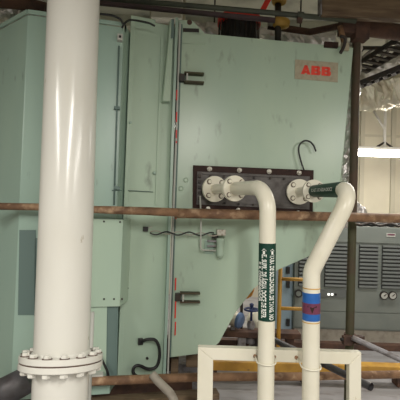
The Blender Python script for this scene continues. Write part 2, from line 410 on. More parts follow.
# nameplate ABB
npz = [onD(295, 59.5), onD(338, 63), onD(337.5, 82.5), onD(294.5, 78.8)]
nm = obj('nameplate', prism(npz, N * .004), 'logo_bg', hood); nm['label'] = 'tan nameplate with red ABB lettering'
def block_letters():
    bm = new(); H = .084; Wd = .098; st = .030
    def poly(pts, ox):
        bm.faces.new([bm.verts.new((x + ox, y, 0)) for x, y in pts])
    h = H / 2
    def A(o):
        poly([(0, -h), (.036, -h), (.062, h), (.034, h)], o); poly([(.034, h), (.062, h), (.098, -h), (.062, -h), (.048, h - .028)], o)
        poly([(.022, -h + .012), (.076, -h + .012), (.070, -h + .032), (.028, -h + .032)], o)
    def B(o):
        poly([(0, -h), (.036, -h), (.036, h), (0, h)], o)
        for y0, y1 in ((-h, -h + .022), (-.012, .012), (h - .022, h)): poly([(.036, y0), (.070, y0), (.070, y1), (.036, y1)], o)
        poly([(.058, .004), (.078, .004), (.090, .014), (.090, h - .012), (.078, h), (.058, h)], o)
        poly([(.058, -h), (.082, -h), (.096, -h + .012), (.096, -.006), (.084, .004), (.058, .004)], o)
    A(-.155); B(-.052); B(.052)
    return bm
bm = block_letters()
for v in bm.verts: v.co.x *= .80; v.co.y *= .86
cen = onD(316.5, 70.5, .0065); ex = (onD(338, 63) - onD(295, 59.5)); ex = ex.normalized(); ez = N.cross(ex) * -1
if ez.z < 0: ez = -ez
for v in bm.verts: v.co = cen + ex * v.co.x + ez * v.co.y
for v in bm.verts: v.co -= N * .0015
obj('lettering', bm, 'logo', nm)
# corner bracket upper right of the hood
br = obj('corner_bracket', bx(onD(331, 45, .01), U * .055, N * .012, Z * .022, .003), 'plate', hood)
obj('corner_tab', bx(onD(345, 47, .01), U * .03, N * .012, Z * .03, .003), 'logo_bg', hood)
obj('corner_hook', tube(smooth([onD(340, 36, .05), onD(345, 38, .06), onD(344, 46, .05), onD(340.5, 53, .05)], 6), .013, 10), 'darkm', hood)
# brown flange plate with inner grey plate
pl4 = [onD(193, 165.5), onD(312.5, 170.5), onD(311.5, 214.5), onD(192.5, 208)]
plate = obj('cover_plate', prism(pl4, N * .028, bev=.003), 'plate', hood)
obj('inner_plate', prism([onD(197, 171.5, .028), onD(309.5, 176.5, .028), onD(309, 209.5, .028), onD(196.5, 204.5, .028)], N * .012, bev=.002), 'steel', plate)
obj('ridge', bx((onD(203, 173.5, .042) + onD(300, 177.5, .042)) / 2, (onD(300, 177.5) - onD(203, 173.5)) / 2, N * .006, Z * .007, .002), 'steel', plate)
obj('ridge', bx((onD(240, 202.5, .042) + onD(306, 206, .042)) / 2, (onD(306, 206) - onD(240, 202.5)) / 2, N * .006, Z * .010, .002), 'steel', plate)
for k in range(5):
    t = k / 4
    if k < 4:
        px = 209.5 + 29.8 * k; obj('stud', lathe(onD(px, 169 + (px - 209) * .043, .028), N, [(0, .019), (.008, .019), (.010, .012), (.022, .011), (.024, 0)], 16), 'bolt', plate)
        px = 205 + 30 * k; obj('stud', lathe(onD(px + 3, 208.7 + (px - 205) * .045, .028), N, [(0, .017), (.008, .017), (.010, .010), (.018, .010), (.02, 0)], 16), 'bolt', plate)
for px, py in ((210, 176), (224, 176.5), (239, 177), (254, 177.6), (270, 178.3), (284, 178.8), (224.5, 203.2), (238.5, 204), (253, 204.8)):
    obj('screw', hexbolt(onD(px, py, .044), N, .010, .010), 'darkm', plate)
for k in range(5):
    obj('terminal', bx(onD(199.5, 176 + k * 5.6, .046), U * .012, N * .012, Z * .012, .002), 'darkm', plate)

# ------------------------------------------------------------------ cooling pipe 1 (middle) and 2 (right)
def flange_pair(root, c, d, r, t=.022, nb=4, m='cream', rot=.78, names='flange'):
    f = autosmooth(obj(names, lathe(c - d * t / 2, d, [(0, r), (t, r)], 36), m, root))
    ref = Vector((0, 0, 1)); u = (ref - d * ref.dot(d)).normalized(); v = d.cross(u)
    for k in range(nb):
        a = rot + 2 * math.pi * k / nb; q = c + (u * math.cos(a) + v * math.sin(a)) * r * .74
        obj('washer', lathe(q + d * t / 2, d, [(0, r * .2), (.002, r * .2)], 14), 'rustd', f)
        obj('bolt', hexbolt(q + d * (t / 2 + .002), d, r * .155, r * .14), m, f)
        obj('nut', hexbolt(q - d * t / 2, -d, r * .15, r * .12), m, f)
    return f
PR = .0468; LEAN = .018
F1 = onD(214.5, 189, .105); YE = 2.27
E = P(268.4, 187.5, YE)
d1 = (E - F1).normalized()
pip = thing('cooling_pipe', tuple(flat(P(264, 300, YE), 0)), 'cream pipe with dark green lettered label, elbowed down from the plate', 'pipe', 'cooling water pipes')
# pass from face to elbow, then straight down
bot = Vector((P(263, 390, YE).x, YE, 0)); bot = Vector((E.x, YE, 0))
f0 = F1 - d1 * .045; f0 = f0 - N * ((f0 - FO).dot(N)); start = f0 + N * .0408
elbow = fillet([F1, E, Vector((E.x, YE, 0))], .15, 14)
rr = [PR * (.92 if i == 0 else 1) for i in range(len(elbow))]
tt = (2.66 - F1.y) / d1.y; F2 = F1 + d1 * tt
EZ = elbow[-2].z
elbow[-1] = Vector((E.x + LEAN * EZ, YE, 0))
o = obj('pipe_body', tube([start, f0 + N * .056, F1, F2, F2 + d1 * .02] + elbow[1:], [.034, .034, .036, .036, .044] + [PR * .94] + [PR] * (len(elbow) - 2), 28), 'cream', pip)
autosmooth(o)
flange_pair(pip, F1, d1, .096)
flange_pair(pip, F2, d1, .086, .026)
# label sleeve on pipe 1 + lettering
zl1, zl0 = P(266, 243, YE).z, P(266, 319.5, YE).z
lab = obj('label_sleeve', lathe(Vector((E.x + LEAN * (EZ - zl0), YE, zl0)), Vector((-LEAN, 0, 1)), [(0, PR + .0015), (zl1 - zl0, PR + .0015)], 36), 'label', pip); autosmooth(lab)
lab['label'] = 'dark green pipe marker with white lettering'
def on_cyl(bm, cx, cy, zc, r, ang):
    """text x runs down the pipe, text y runs to the viewer's right around it"""
    for v in bm.verts:
        th = ang + v.co.y / r
        z = zc - v.co.x; v.co = Vector((cx + LEAN * (EZ - z) + r * math.sin(th), cy - r * math.cos(th), z))
    return bm
zc = (zl0 + zl1) / 2
a0 = math.atan2(-E.x, YE) * -1      # turn towards the camera
a0 = -math.atan2(E.x, YE)
for txt, ang, size, zoff, L in (('EL SUPRI. DE ÁGUA DOCE DE REFR.', -.28, .027, .022, .352), ('VARA DE SOLDADURA DE TANG. NO', .60, .027, .026, .36), ('P/ R. CONDENSADOR', -.95, .020, .0, .22)):
    t = text_bm(txt, size, .0013)
    xs = [v.co.x for v in t.verts]; s = L / (max(xs) - min(xs))
    for v in t.verts: v.co.x *= s
    obj('lettering', on_cyl(t, E.x, YE, zc - zoff, PR + .0025, a0 + ang), 'ltext', lab)
for ang in (-.38, .62):   # little arrow marks above each line
    b = new(); pts = [(0, .017), (.012, .004), (.005, .004), (.005, -.014), (-.005, -.014), (-.005, .004), (-.012, .004)]
    pts = [(-y, x) for x, y in pts]
    b.faces.new([b.verts.new((x * 1.05, y * 1.3, 0)) for x, y in pts])
    obj('arrow_mark', on_cyl(b, E.x, YE, P(266, 251, YE).z, PR + .0025, a0 + ang), 'ltext', lab)

G1 = onD(299, 191.8, .085); YG = 2.22
GE = P(353.5, 189, YG - .06); GB = P(311.5, 271, YG); gb = Vector((GB.x, YG, 0)); d2 = (GE - G1).normalized()
pip2 = thing('cooling_pipe', tuple(flat(GB, 0)), 'cream pipe with blue and maroon band, slanting down from the plate', 'pipe', 'cooling water pipes')
gb = Vector((GB.x + LEAN * GB.z, YG, 0))
G2 = G1 + d2 * ((2.74 - G1.y) / d2.y)
g0 = G1 - d2 * .03; g0 = g0 - N * ((g0 - FO).dot(N))
path = fillet([G2 + d2 * .02, GE, GB, gb], .12, 12)
o = obj('pipe_body', tube([g0 + N * .0408, g0 + N * .056, G1, G2] + path, [.034, .034, .035, .035, .038, .043] + [PR] * (len(path) - 2), 28), 'cream', pip2); autosmooth(o)
flange_pair(pip2, G1, d2, .096)
flange_pair(pip2, G2, d2, .078, .024)
# dark green sleeve towards the elbow
s0 = G2 + d2 * .014; s1 = G1 + d2 * ((2.27 - G1.y) / d2.y)
lab2 = obj('label_sleeve', lathe(s0, d2, [(0, .0405), ((s1 - s0).length, .0465)], 36), 'label', pip2); autosmooth(lab2)
t = text_bm('EL RET. DE ÁGUA DOCE', .02, .0004); xs = [v.co.x for v in t.verts]; s = .34 / (max(xs) - min(xs))
vv = Z.cross(d2).normalized(); uu = d2.cross(vv)
if uu.z < 0: uu = -uu
side = Vector((-d2.y, d2.x, 0)).normalized()
if side.x > 0: side = -side     # faces the camera side (left of the pipe run)
mid = (s0 + s1) / 2
for v in t.verts:
    th = .1 + v.co.y / PR; v.co = mid + d2 * (v.co.x * s) + (side * math.cos(th) + Z * math.sin(th)) * (.0445 + .013 * (v.co.x * s) + .0012)
obj('lettering', t, 'ltext', lab2)
def band(px, y0, y1, X, Y, m, nm, par, ex=.0015):
    a, b = P(px, y0, Y).z, P(px, y1, Y).z
    return autosmooth(obj(nm, lathe(Vector((X - LEAN * b, Y, b)), Vector((-LEAN, 0, 1)), [(0, PR + ex), (a - b, PR + ex)], 36), m, par))
blue = band(311, 292, 319.5, gb.x, YG, 'blue', 'marker_band', pip2)
mar = band(311, 302, 312.5, gb.x, YG, 'maroon', 'marker_stripe', blue, .0025)
b = new(); pts = [(-.026, .016), (.026, .016), (.024, .006), (.013, .008), (0, -.026), (-.013, .008), (-.024, .006)]
b.faces.new([b.verts.new((-y, x, 0)) for x, y in pts])
obj('arrow_mark', on_cyl(b, gb.x - LEAN * EZ, YG, P(311, 307, YG).z, PR + .004, -math.atan2(gb.x, YG) + .12), 'plate', blue)
band(311, 287.2, 288.2, gb.x, YG, 'yellow', 'thin_ring', pip2, .001)
band(311, 321, 321.8, gb.x, YG, 'yellow', 'thin_ring', pip2, .001)

# ------------------------------------------------------------------ cream square support frame
YFm = YE + PR + .03
fr = thing('pipe_support_frame', tuple(Vector((P(280, 350, YFm).x, YFm, 0))), 'cream square-tube frame with mitred corners holding the two pipes', 'frame')
fl = P(205.5, 356.2, YFm - .02); frr = P(355.5, 356.2, YFm - .02); hw = .045; hr_ = .034; hb = .035
xl, xr, zf = fl.x, frr.x, (fl.z + frr.z) / 2
ya = YFm + .006
LX = LEAN * zf
# mitred tube pieces (45 degree cuts)
HD = .026
def mitre(poly): return prism([Vector((x, ya - HD, z)) for x, z in poly], Vector((0, 2 * HD, 0)), bev=.004)
obj('cross_beam', mitre([(xl - hw, zf + hb), (xr + hr_, zf + hb), (xr - hr_, zf - hb), (xl + hw, zf - hb)]), 'cream', fr)
obj('leg', mitre([(xl - hw, zf + hb), (xl + hw, zf - hb), (xl + hw + LX, .012), (xl - hw + LX, .012)]), 'cream', fr)
obj('leg', mitre([(xr + hr_, zf + hb), (xr - hr_, zf - hb), (xr - hr_ + LX, .012), (xr + hr_ + LX, .012)]), 'cream', fr)
for x in (xl + LX, xr + LX): obj('foot_plate', wbox(x - .09, x + .09, ya - .09, ya + .09, 0, .012, .002), 'cream', fr)
def ubolt(cx, cy, z, nm):
    pts = [Vector((cx - PR - .008, cy + .07, z + .008))]
    for k in range(13):
        a = math.pi + math.pi * k / 12
        pts.append(Vector((cx + math.cos(a) * (PR + .007), cy + math.sin(a) * (PR + .007), z + (-.006 if 0 < k < 12 else 0))))
    pts.append(Vector((cx + PR + .008, cy + .07, z + .008)))
    return obj(nm, tube(pts, .0045, 8), 'cream', fr)
ux = (E.x + LEAN * (EZ - zf), gb.x - LEAN * zf)
ubolt(ux[0], YE, zf - .008, 'u_bolt'); ubolt(ux[1], YG, zf - .008, 'u_bolt')
for cx in ux:
    for s in (-1, 1): obj('nut', hexbolt(Vector((cx + s * (PR + .008), ya - HD, zf - .003)), Vector((0, -1, 0)), .011, .012), 'rust', fr)

# ------------------------------------------------------------------ big white column pipe
YW = 2.0; RW = .133; RF = .198
wc = P(67.3, 200, YW + .04); zf0 = P(58, 359.5, YW).z
a_, b_ = P(62.3, 340, YW), P(74, 0, YW + .10)
AX = (b_ - a_) / (b_.z - a_.z)                 # the column leans slightly away
W0 = a_ - AX * a_.z
FAX = (Matrix.Rotation(RAD(2.5), 3, 'Y') @ Matrix.Rotation(RAD(4.5), 3, 'X') @ Z).normalized()   # flange sits a little skewed
FAX = Vector((-.022, .19, 1)).normalized()
fc0 = W0 + AX * zf0; fu = Vector((1, 0, 0)); fu = (fu - FAX * fu.dot(FAX)).normalized(); fv = FAX.cross(fu)
wp = thing('large_pipe', tuple(W0), 'tall thick white vertical pipe with bolted flange in front of the casing', 'pipe')
autosmooth(obj('pipe_body', lathe(W0, AX, [(0, RW), (ZC, RW)], 64), 'white', wp))
for k, h in enumerate((.003, -.031)):
    f = autosmooth(obj('flange_ring', lathe(fc0 + FAX * h, FAX, [(0, RF - .003), (.003, RF), (.025, RF), (.028, RF - .003)], 64), 'white', wp))
    for j in range(14):
        a = 2 * math.pi * (j + .35) / 14; q = fc0 + (fu * math.cos(a) + fv * math.sin(a)) * .171
        if k == 0:
            obj('washer', lathe(q + FAX * (h + .028), FAX, [(0, .023), (.003, .023)], 14), 'rustd', f)
            obj('bolt', hexbolt(q + FAX * (h + .031), FAX, .018, .015), 'white', f)
        else: obj('nut', hexbolt(q + FAX * h, -FAX, .020, .022), 'white', f)
autosmooth(obj('gasket', lathe(fc0 - FAX * .004, FAX, [(0, .192), (.008, .192)], 48), 'rustd', wp))
autosmooth(obj('weld_collar', lathe(fc0 + FAX * .031, FAX, [(0, RW + .010), (.010, RW + .006), (.02, RW)], 48), 'white', wp))

# ------------------------------------------------------------------ horizontal rusty pipes
solo('rusty_pipe', tube([P(-30, 205.8, 2.50), P(40, 207, 2.53), P(92, 209.5, 2.60), P(110, 210, 2.63), P(150, 211.3, 2.70), P(177, 212.5, 2.745)], [.0225, .0225, .0235, .026, .028, .029], 16), 'rust',
     'thin rusty brown pipe running from behind the white column to the seam', 'pipe', 'rusty horizontal pipes')
solo('rusty_pipe', tube([P(174.5, 213.2, 2.80), P(200, 213.6, 2.83), P(300, 216, 2.97), P(440, 219.3, 3.15)], [.035] * 4, 16), 'rust',
     'thicker rusty brown pipe crossing beneath the bolted plate to the right edge', 'pipe', 'rusty horizontal pipes')
solo('rusty_pipe', tube([P(60, 382, 2.66), P(92, 381.2, 2.66), P(200, 377, 2.80), P(300, 376.5, 2.98), P(440, 373.5, 3.2)], .029, 16), 'rust',
     'low rusty brown pipe running near the floor behind the cream frame', 'pipe', 'rusty horizontal pipes')
# ------------------------------------------------------------------ poles and tubes
pz = P(356, 110, 3.30)
pole = thing('scaffold_pole', (P(350.5, 300, 3.30).x, 3.3, 0), 'dark vertical scaffold pole, rusty above and mossy green below, right of the hood', 'pole')
pzx = P(350.5, 300, 3.30).x; pzz = P(352, 219, 3.3).z
autosmooth(obj('lower_tube', tube([Vector((pzx, 3.3, 0)), Vector((pzx, 3.3, pzz))], .034, 20), 'gpole', pole))
autosmooth(obj('upper_tube', tube([Vector((pzx, 3.3, pzz)), Vector((pzx, 3.3, ZC))], .034, 20), 'rpole', pole))
px0 = P(350.5, 300, 3.30).x
cp = thing('scaffold_coupler', tuple(P(349, 338, 3.25)), 'dark rusty coupler clamped on the vertical pole above the frame', 'coupler')
cz = P(351, 338, 3.3).z
obj('clamp_ring', ring(Vector((px0, 3.3, cz - .035)), Z, .0355, .046, .07), 'rustd', cp)
for dx, dz in ((-.10, .01), (.09, .03), (.085, -.02)): obj('clamp_bolt', cyl(Vector((px0 + dx * .4, 3.24, cz + dz)), Vector((px0 + dx, 3.22, cz + dz)), .013, 8), 'darkm', cp)
obj('clamp_jaw', bx(Vector((px0 - .045, 3.235, cz)), Vector((.035, 0, 0)), Vector((0, .03, 0)), Z * .035, .006), 'rustd', cp)
obj('clamp_jaw', bx(Vector((px0 + .05, 3.235, cz + .01)), Vector((.035, 0, 0)), Vector((0, .03, 0)), Z * .03, .006), 'rustd', cp)
solo('scaffold_tube', hollow([P(352, 337.5, 3.17), P(430, 373, 3.0)], .021), 'gtube', 'pale grey scaffold tube slanting down to the right from the coupler', 'tube')
solo('scaffold_tube', hollow([P(262, 334, 3.7), P(371, 387, 2.62)], .0255), 'dtube', 'dark scaffold tube slanting down behind the cream frame, open end out', 'tube')
# ------------------------------------------------------------------ yellow kerb beam, far rusty beam and guard rail
yb = P(390, 369.5, 3.85)
ybm = new(); x0, x1 = P(180, 368, 3.85).x, 3.2
wbox(x0, x1, 3.80, 3.92, yb.z - .045, yb.z + .042, .006, ybm)
yk = solo('yellow_beam', ybm, 'yellow', 'long yellow painted steel beam lying low behind the cream frame', 'beam')
lo_ = yb.z - .045
for k in range(4):
    x = x0 + .3 + k * .9
    obj('foot', wbox(x - .05, x + .05, 3.80, 3.92, 0, lo_, .003), 'rustd', yk)
fb = P(240, 333.5, 4.3)
fbo = solo('rusty_beam', wbox(P(196, 336, 4.3).x, P(300, 336, 4.3).x, 4.25, 4.42, fb.z - .03, fb.z + .03, .006), 'rustd', 'dark rusty beam at ground level beneath the silver motor', 'beam')
for px in (216, 242, 262, 290):
    x = P(px, 340, 4.3).x; obj('post', wbox(x - .04, x + .04, 4.28, 4.37, 0, fb.z - .03, .003), 'gtube' if px == 242 else 'rustd', fbo)
gy = 3.98
gr = thing('guard_rail', tuple(flat(P(277, 300, gy), 0)), 'yellow tubular guard rail standing behind the lettered pipe', 'rail')
gx = P(279.5, 300, gy).x
obj('post', tube([Vector((gx, gy, 0)), Vector((gx, gy, P(278, 250, gy).z))], .021, 12), 'yellow', gr)
gx2 = P(310, 300, gy).x
obj('post', tube([Vector((gx2, gy, 0)), Vector((gx2, gy, P(308, 275, gy).z))], .021, 12), 'yellow', gr)
for py in (279, 308.4): obj('rail', tube([Vector((gx, gy, P(285, py, gy).z)), Vector((gx2, gy, P(285, py, gy).z))], .018, 12), 'yellow', gr)
# ------------------------------------------------------------------ grey cabinets
CY = 5.0
def cabinet(px0, px1, label, gauges=False, first=False):
    x0, x1 = P(px0, 290, CY).x, P(px1, 290, CY).x; zt = P(370, 227, CY).z; zb = P(380, 331, CY).z
    t = thing('control_cabinet', ((x0 + x1) / 2, CY + .3, 0), label, 'cabinet', 'grey louvred cabinets')
    obj('body', wbox(x0, x1, CY, CY + .6, zb, zt, .006), 'cab', t)
    obj('plinth', wbox(x0 + .02, x1 - .02, CY + .03, CY + .57, 0, zb), 'hose', t)
    zA, zBm, zC_ = P(380, 244, CY).z, P(380, 290, CY).z, P(380, 313, CY).z
    obj('top_door', wbox(x0 + .01, x1 - .01, CY - .012, CY, zA + .01, zt - .01, .003), 'cab', t)
    obj('middle_door', wbox(x0 + .01, x1 - .01, CY - .012, CY, zC_ + .006, zBm - .006, .003), 'cab', t)
    obj('lower_door', wbox(x0 + .01, x1 - .01, CY - .012, CY, zb + .02, zC_ - .006, .003), 'cab', t)
    wd = x1 - x0; n = 2
    for j in range(2):
        a = x0 + .05 + j * (wd - .05) / 2; b = a + (wd - .05) / 2 - .05
        lv = obj('louvre_panel', wbox(a, b, CY - .008, CY, zBm + .02, zA - .015), 'louv', t)
        ns = 12; me = None
        for k in range(ns):
            z = zBm + .035 + (zA - .03 - zBm - .035) * k / (ns - 1) 
            if me is None:
                s = obj('slat', bx(Vector(((a + b) / 2, CY - .016, z)), Vector(((b - a) / 2 - .004, 0, 0)), Vector((0, .010, -.006)), Vector((0, .003, .0125))), 'cabd', lv); me = s; z00 = z
            else:
                s2 = me.copy(); C.objects.link(s2); s2.parent = lv; s2.location = (0, 0, z - z00)
    return t, x0, x1
c2, cx0, cx1 = cabinet(354, 404, 'grey louvred cabinet with twin round gauges at the right edge')
for px in (383, 391.5):
    q = P(px, 295, CY); q.y = CY - .012
    gauge = autosmooth(obj('gauge', lathe(q, Vector((0, -1, 0)), [(0, .05), (.03, .05), (.03, .042), (.024, .04)], 24), 'darkm', c2))
    obj('dial', lathe(q + Vector((0, -.026, 0)), Vector((0, -1, 0)), [(0, .04), (.001, .04)], 24), 'gasket', gauge)
    obj('needle', bx(q + Vector((.008, -.03, .006)), Vector((.016, 0, .012)), Vector((0, .001, 0)), Vector((-.003, 0, .004))), 'darkm', gauge)
q = P(390, 235, CY); obj('maker_badge', wbox(q.x - .05, q.x + .06, CY - .017, CY - .012, q.z - .022, q.z + .022), 'gasket', c2)
obj('badge_mark', wbox(q.x - .04, q.x + .05, CY - .019, CY - .017, q.z - .004, q.z + .014), 'maroon', c2)
c1, dx0, dx1 = cabinet(294, 350, 'grey louvred cabinet with indicator panel behind the blue-banded pipe')
q = P(298, 293, CY); q.y = CY - .012
gauge = autosmooth(obj('gauge', lathe(q, Vector((0, -1, 0)), [(0, .05), (.025, .05), (.025, .035), (.02, .033)], 20), 'darkm', c1))
obj('dial', lathe(q + Vector((0, -.02, 0)), Vector((0, -1, 0)), [(0, .033), (.001, .033)], 20), 'cab', gauge)
q = P(331, 293, CY)
ip = obj('indicator_panel', wbox(q.x - .2, q.x + .2, CY - .02, CY - .012, q.z - .05, q.z + .05, .002), 'cabd', c1)
for px in (328, 331.5): s = P(px, 294, CY); obj('indicator', wbox(s.x - .013, s.x + .013, CY - .028, CY - .02, s.z - .012, s.z + .012), 'led', ip)
s = P(335, 294, CY); obj('switch', wbox(s.x - .013, s.x + .013, CY - .028, CY - .02, s.z - .012, s.z + .012), 'black', ip)
pbx0, pbx1 = P(283.5, 290, 5.05).x, P(293, 290, 5.05).x
pbn = thing('blue_locker', ((pbx0 + pbx1) / 2, 5.2, 0), 'narrow pale blue cabinet with black latches beside the grey cabinets', 'cabinet')
obj('body', wbox(pbx0 - .05, pbx1, 5.05, 5.45, .0, 1.35, .006), 'paleblue', pbn)
for py in (270, 284, 322): s = P(287, py, 5.05); obj('latch', wbox(s.x - .012, s.x + .03, 5.02, 5.05, s.z - .045, s.z + .045, .004), 'black', pbn)
# cables along the top of the cabinets
zt = P(370, 227, CY).z
for k in range(5):
    pts = []
    for j in range(26):
        x = cx0 - .1 + j * .05; pts.append(Vector((x, CY + .05 + k * .05 + random.uniform(-.004, .004), zt + .036 + .016 * math.sin(j * 1.3 + k * 2))))
    solo('cable', tube(smooth(pts, 2), .017, 6), 'black' if k % 2 else 'darkm', 'black cable in the bundle lying along the cabinet tops', 'cable', 'cables on the cabinet tops')
# rusty base rail in front of the cabinets
solo('floor_rail', wbox(P(180, 338, 4.85).x, 3.6, 4.80, 4.90, .0, P(380, 345, 4.8).z, .006), 'rustd', 'weathered brown rail along the floor at the cabinet bases', 'rail')

# ------------------------------------------------------------------ pump group seen under the hopper
mo = thing('pump_motor', tuple(flat(P(232, 320, 4.3), 0)), 'small silver motor with blue end cap under the sloping hood', 'motor')
mc = P(238, 320, 4.3); ax = Vector((.85, -.5, -.15)).normalized()
autosmooth(obj('motor_body', lathe(mc - ax * .26, ax, [(0, .06), (.02, .078), (.25, .08), (.26, .075)], 28), 'foily', mo))
autosmooth(obj('end_cap', lathe(mc, ax, [(0, .086), (.03, .086), (.05, .065), (.055, .02)], 28), 'mblue', mo))
for s_ in (-.05, -.18): obj('foot', bx(Vector((mc.x + s_, mc.y + .06, (fb.z + .03 + mc.z - .05) / 2)), Vector((.02, 0, 0)), Vector((0, .05, 0)), Z * ((mc.z - .05 - fb.z - .03) / 2), .003), 'gtube', mo)
va = thing('blue_valve', tuple(P(248, 325, 4.3)), 'dark blue handwheel valve beside the silver motor', 'valve')
vc = P(251.5, 309.5, 4.38)
tor = [vc + Vector((math.cos(2 * math.pi * k / 20) * .075, math.sin(2 * math.pi * k / 20) * .075, 0)) for k in range(21)]
obj('handwheel', tube(tor, .011, 8, cap=False), 'pblue', va)
for k in range(3):
    a = 2 * math.pi * k / 3; obj('spoke', cyl(vc, vc + Vector((math.cos(a) * .075, math.sin(a) * .075, 0)), .007, 8), 'pblue', va)
obj('stem', cyl(vc - Z * .12, vc + Z * .03, .013, 10), 'pblue', va)
autosmooth(obj('valve_body', lathe(vc - Z * .36, Z, [(0, .05), (.08, .055), (.14, .035), (.2, .045), (.24, .03)], 20), 'gtube', va))
for dz, r in ((.06, .035),): obj('knob', lathe(vc + Z * .03, Z, [(0, .02), (.03, .024), (.04, .01)], 12), 'pblue', va)
pu = thing('pump_casing', tuple(flat(P(257, 325, 4.62), 0)), 'beige pump casing behind the handwheel valve', 'pump')
pc = P(258, 322, 4.62)
autosmooth(obj('volute', lathe(pc + Vector((0, .12, 0)), Vector((0, -1, 0)), [(0, .09), (.03, .12), (.16, .12), (.2, .08), (.24, .04)], 24), 'cream', pu))
obj('pedestal', wbox(pc.x - .08, pc.x + .08, pc.y - .08, pc.y + .1, 0, pc.z - .07, .004), 'steel', pu)
obj('pump_bolt', hexbolt(pc + Vector((.03, -.09, .02)), Vector((0, -1, 0)), .02, .02), 'rust', pu)
solo('orange_pipe', tube(smooth([P(245.2, 297.5, 4.4), P(248, 296.5, 4.4), P(251, 294, 4.4), P(253, 287, 4.4), P(252.5, 276, 4.4), P(252.5, 262, 4.4)], 6), .018, 12), 'orange', 'thin orange pipe curving down above the blue handwheel', 'pipe')
solo('standpipe', tube([P(241.3, 331, 4.39), P(241.6, 298, 4.39), P(242, 285, 4.39)], .016, 12), 'darkm', 'short dark standpipe left of the blue handwheel', 'pipe')
solo('concrete_block', wbox(P(171, 370, 3.6).x, P(199, 370, 3.6).x, 3.5, 3.9, 0, P(185, 360, 3.6).z, .01), 'gtube', 'grey block on the floor beneath the hood corner', 'block')
solo('timber_block', wbox(P(186, 362, 3.25).x, P(200, 362, 3.25).x, 3.22, 3.5, P(190, 366, 3.25).z, P(190, 354, 3.25).z, .006), 'beam', 'brown block propping the hood bottom corner', 'block')
tb = bpy.data.objects['timber_block']
solo('timber_post', wbox(P(171, 370, 3.2).x, P(178, 370, 3.2).x, 3.16, 3.3, 0, P(174, 357, 3.2).z, .006), 'beam', 'brown post standing under the hood at the seam', 'post')

# ------------------------------------------------------------------ small fittings on the machine
# black hook hung over the plate
solo('wire_hook', tube(smooth([onD(304, 170, .06), onD(301.5, 163, .05), onD(298.8, 152, .05), onD(299.5, 145, .05), onD(304, 141, .05), onD(309.5, 141.5, .05), onD(313.5, 145.5, .05), onD(316, 151.5, .05)], 6), .0068, 10), 'black',
     'black steel hook hanging on the hood above the right flange', 'hook')
# sensor with wires
sn = thing('sensor', tuple(onD(217, 245, .03)), 'small pale sensor body with steel cap below the rusty pipe', 'sensor')
autosmooth(obj('sensor_body', lathe(onD(220, 258, .045), Z, [(0, .012), (.01, .02), (.02, .030), (.12, .030), (.13, .033), (.15, .033)], 18), 'green', sn))
obj('sensor_cap', bx(onD(221, 232.5, .045), U * .033, N * .03, Z * .022, .004), 'bolt', sn)
obj('conduit_gland', cyl(onD(212, 236.5, .045), onD(218, 236.5, .045), .017, 12), 'darkm', sn)
for y in (241, 246): obj('bracket', bx(onD(213, y, .025), U * .045, N * .02, Z * .006, .002), 'gtube', sn)
obj('bracket_plate', bx(onD(209, 247, .009), U * .035, N * .008, Z * .05, .003), 'teal', sn)
solo('white_tube', tube(fillet([onD(200.2, 196, .14), onD(201, 222, .15), onD(200.5, 250, .06), onD(216, 250.5, .05)], .03, 6), .006, 8), 'gasket', 'thin white tube dropping from the plate to the sensor', 'tube')
wp_ = []
for k in range(19):
    t = k / 18; px = 150 + (214 - 150) * t
    wp_.append(FP(px, 233 + 1.2 * t + 1.6 * math.sin(t * 18), .075))
solo('signal_wire', tube(smooth(wp_, 3), .0055, 6), 'black', 'black signal wire strung across the seam to the sensor', 'wire')
wp_ = [FP(150 + 72 * k / 18, 232 + 3 * k / 18 - 1.4 * math.sin(k * 1.1), .060) for k in range(19)]
solo('signal_wire', tube(smooth(wp_, 3), .004, 6), 'hose', 'thin tan signal wire twisted along the black one', 'wire')
sb = thing('wire_box', tuple(onC(146, 229, .01)), 'small black square wire outlet on the casing', 'socket')
obj('outlet_body', bx(onC(145.5, 229, .012), dC * .018, nC * .012, Z * .018, .002), 'black', sb)
obj('outlet_spout', cyl(onC(147, 227.5, .02), onC(152, 227, .02), .004, 8), 'gasket', sb)
# black hose loop low on the casing
hb = thing('black_hose', tuple(onC(150, 370, .03)), 'thick black hose looping from a socket low on the casing', 'hose')
obj('hose_run', tube(smooth([onC(141, 342, .02), onC(147, 339.5, .05), onC(155, 340, .06), onC(159, 347, .06), onC(159.5, 358, .06), onC(156, 367, .06), onC(148, 369, .06), onC(139, 365.5, .07), onC(134, 367.5, .07), onC(133.5, 373, .07), onC(139, 377, .07), onC(152, 377.5, .07)], 6), .0115, 12), 'black', hb)
obj('socket', bx(onC(140.5, 341.5, .016), dC * .018, nC * .014, Z * .022, .002), 'black', hb)
obj('screw_boss', lathe(onC(147, 358, .0), nC, [(0, .010), (.012, .010)], 10), 'darkm', enc)
solo('cable', tube(smooth([onB(100, 356, .04), onB(104, 364, .04), onB(108, 373, .04), onB(108, 380, .04)], 6), .008, 8), 'black', 'black cable hanging in the opening right of the pipe flange', 'cable')
solo('white_block', bx(onB(97, 374.8, .05), dB * .04, nB * .03, Z * .010, .003), 'gasket', 'small white strip beside the pipe flange above the low rusty pipe', 'strip')
solo('conduit_hose', tube(smooth([P(152, 374, 2.60), P(158, 381, 2.58), P(165, 388, 2.56), P(172, 396, 2.54), P(176, 410, 2.52), P(177, 440, 2.52)], 6), .027, 16), 'hose', 'pale grey hose bending down over the low rusty pipe', 'hose')
solo('grey_duct', tube([P(-20, 402, 2.45), P(6, 391, 2.45), P(34, 376, 2.45)], [.09, .085, .08], 20), 'dtube', 'dark sleeve lying behind the white pipe flange at lower left', 'duct')
solo('pipe_vertical_stub', tube([Vector((P(91, 345, 2.5).x, 2.5, 0)), Vector((P(91, 345, 2.5).x, 2.5, P(91, 312, 2.5).z))], .014, 12), 'gasket', 'thin pale upright rod just behind the white pipe', 'rod')

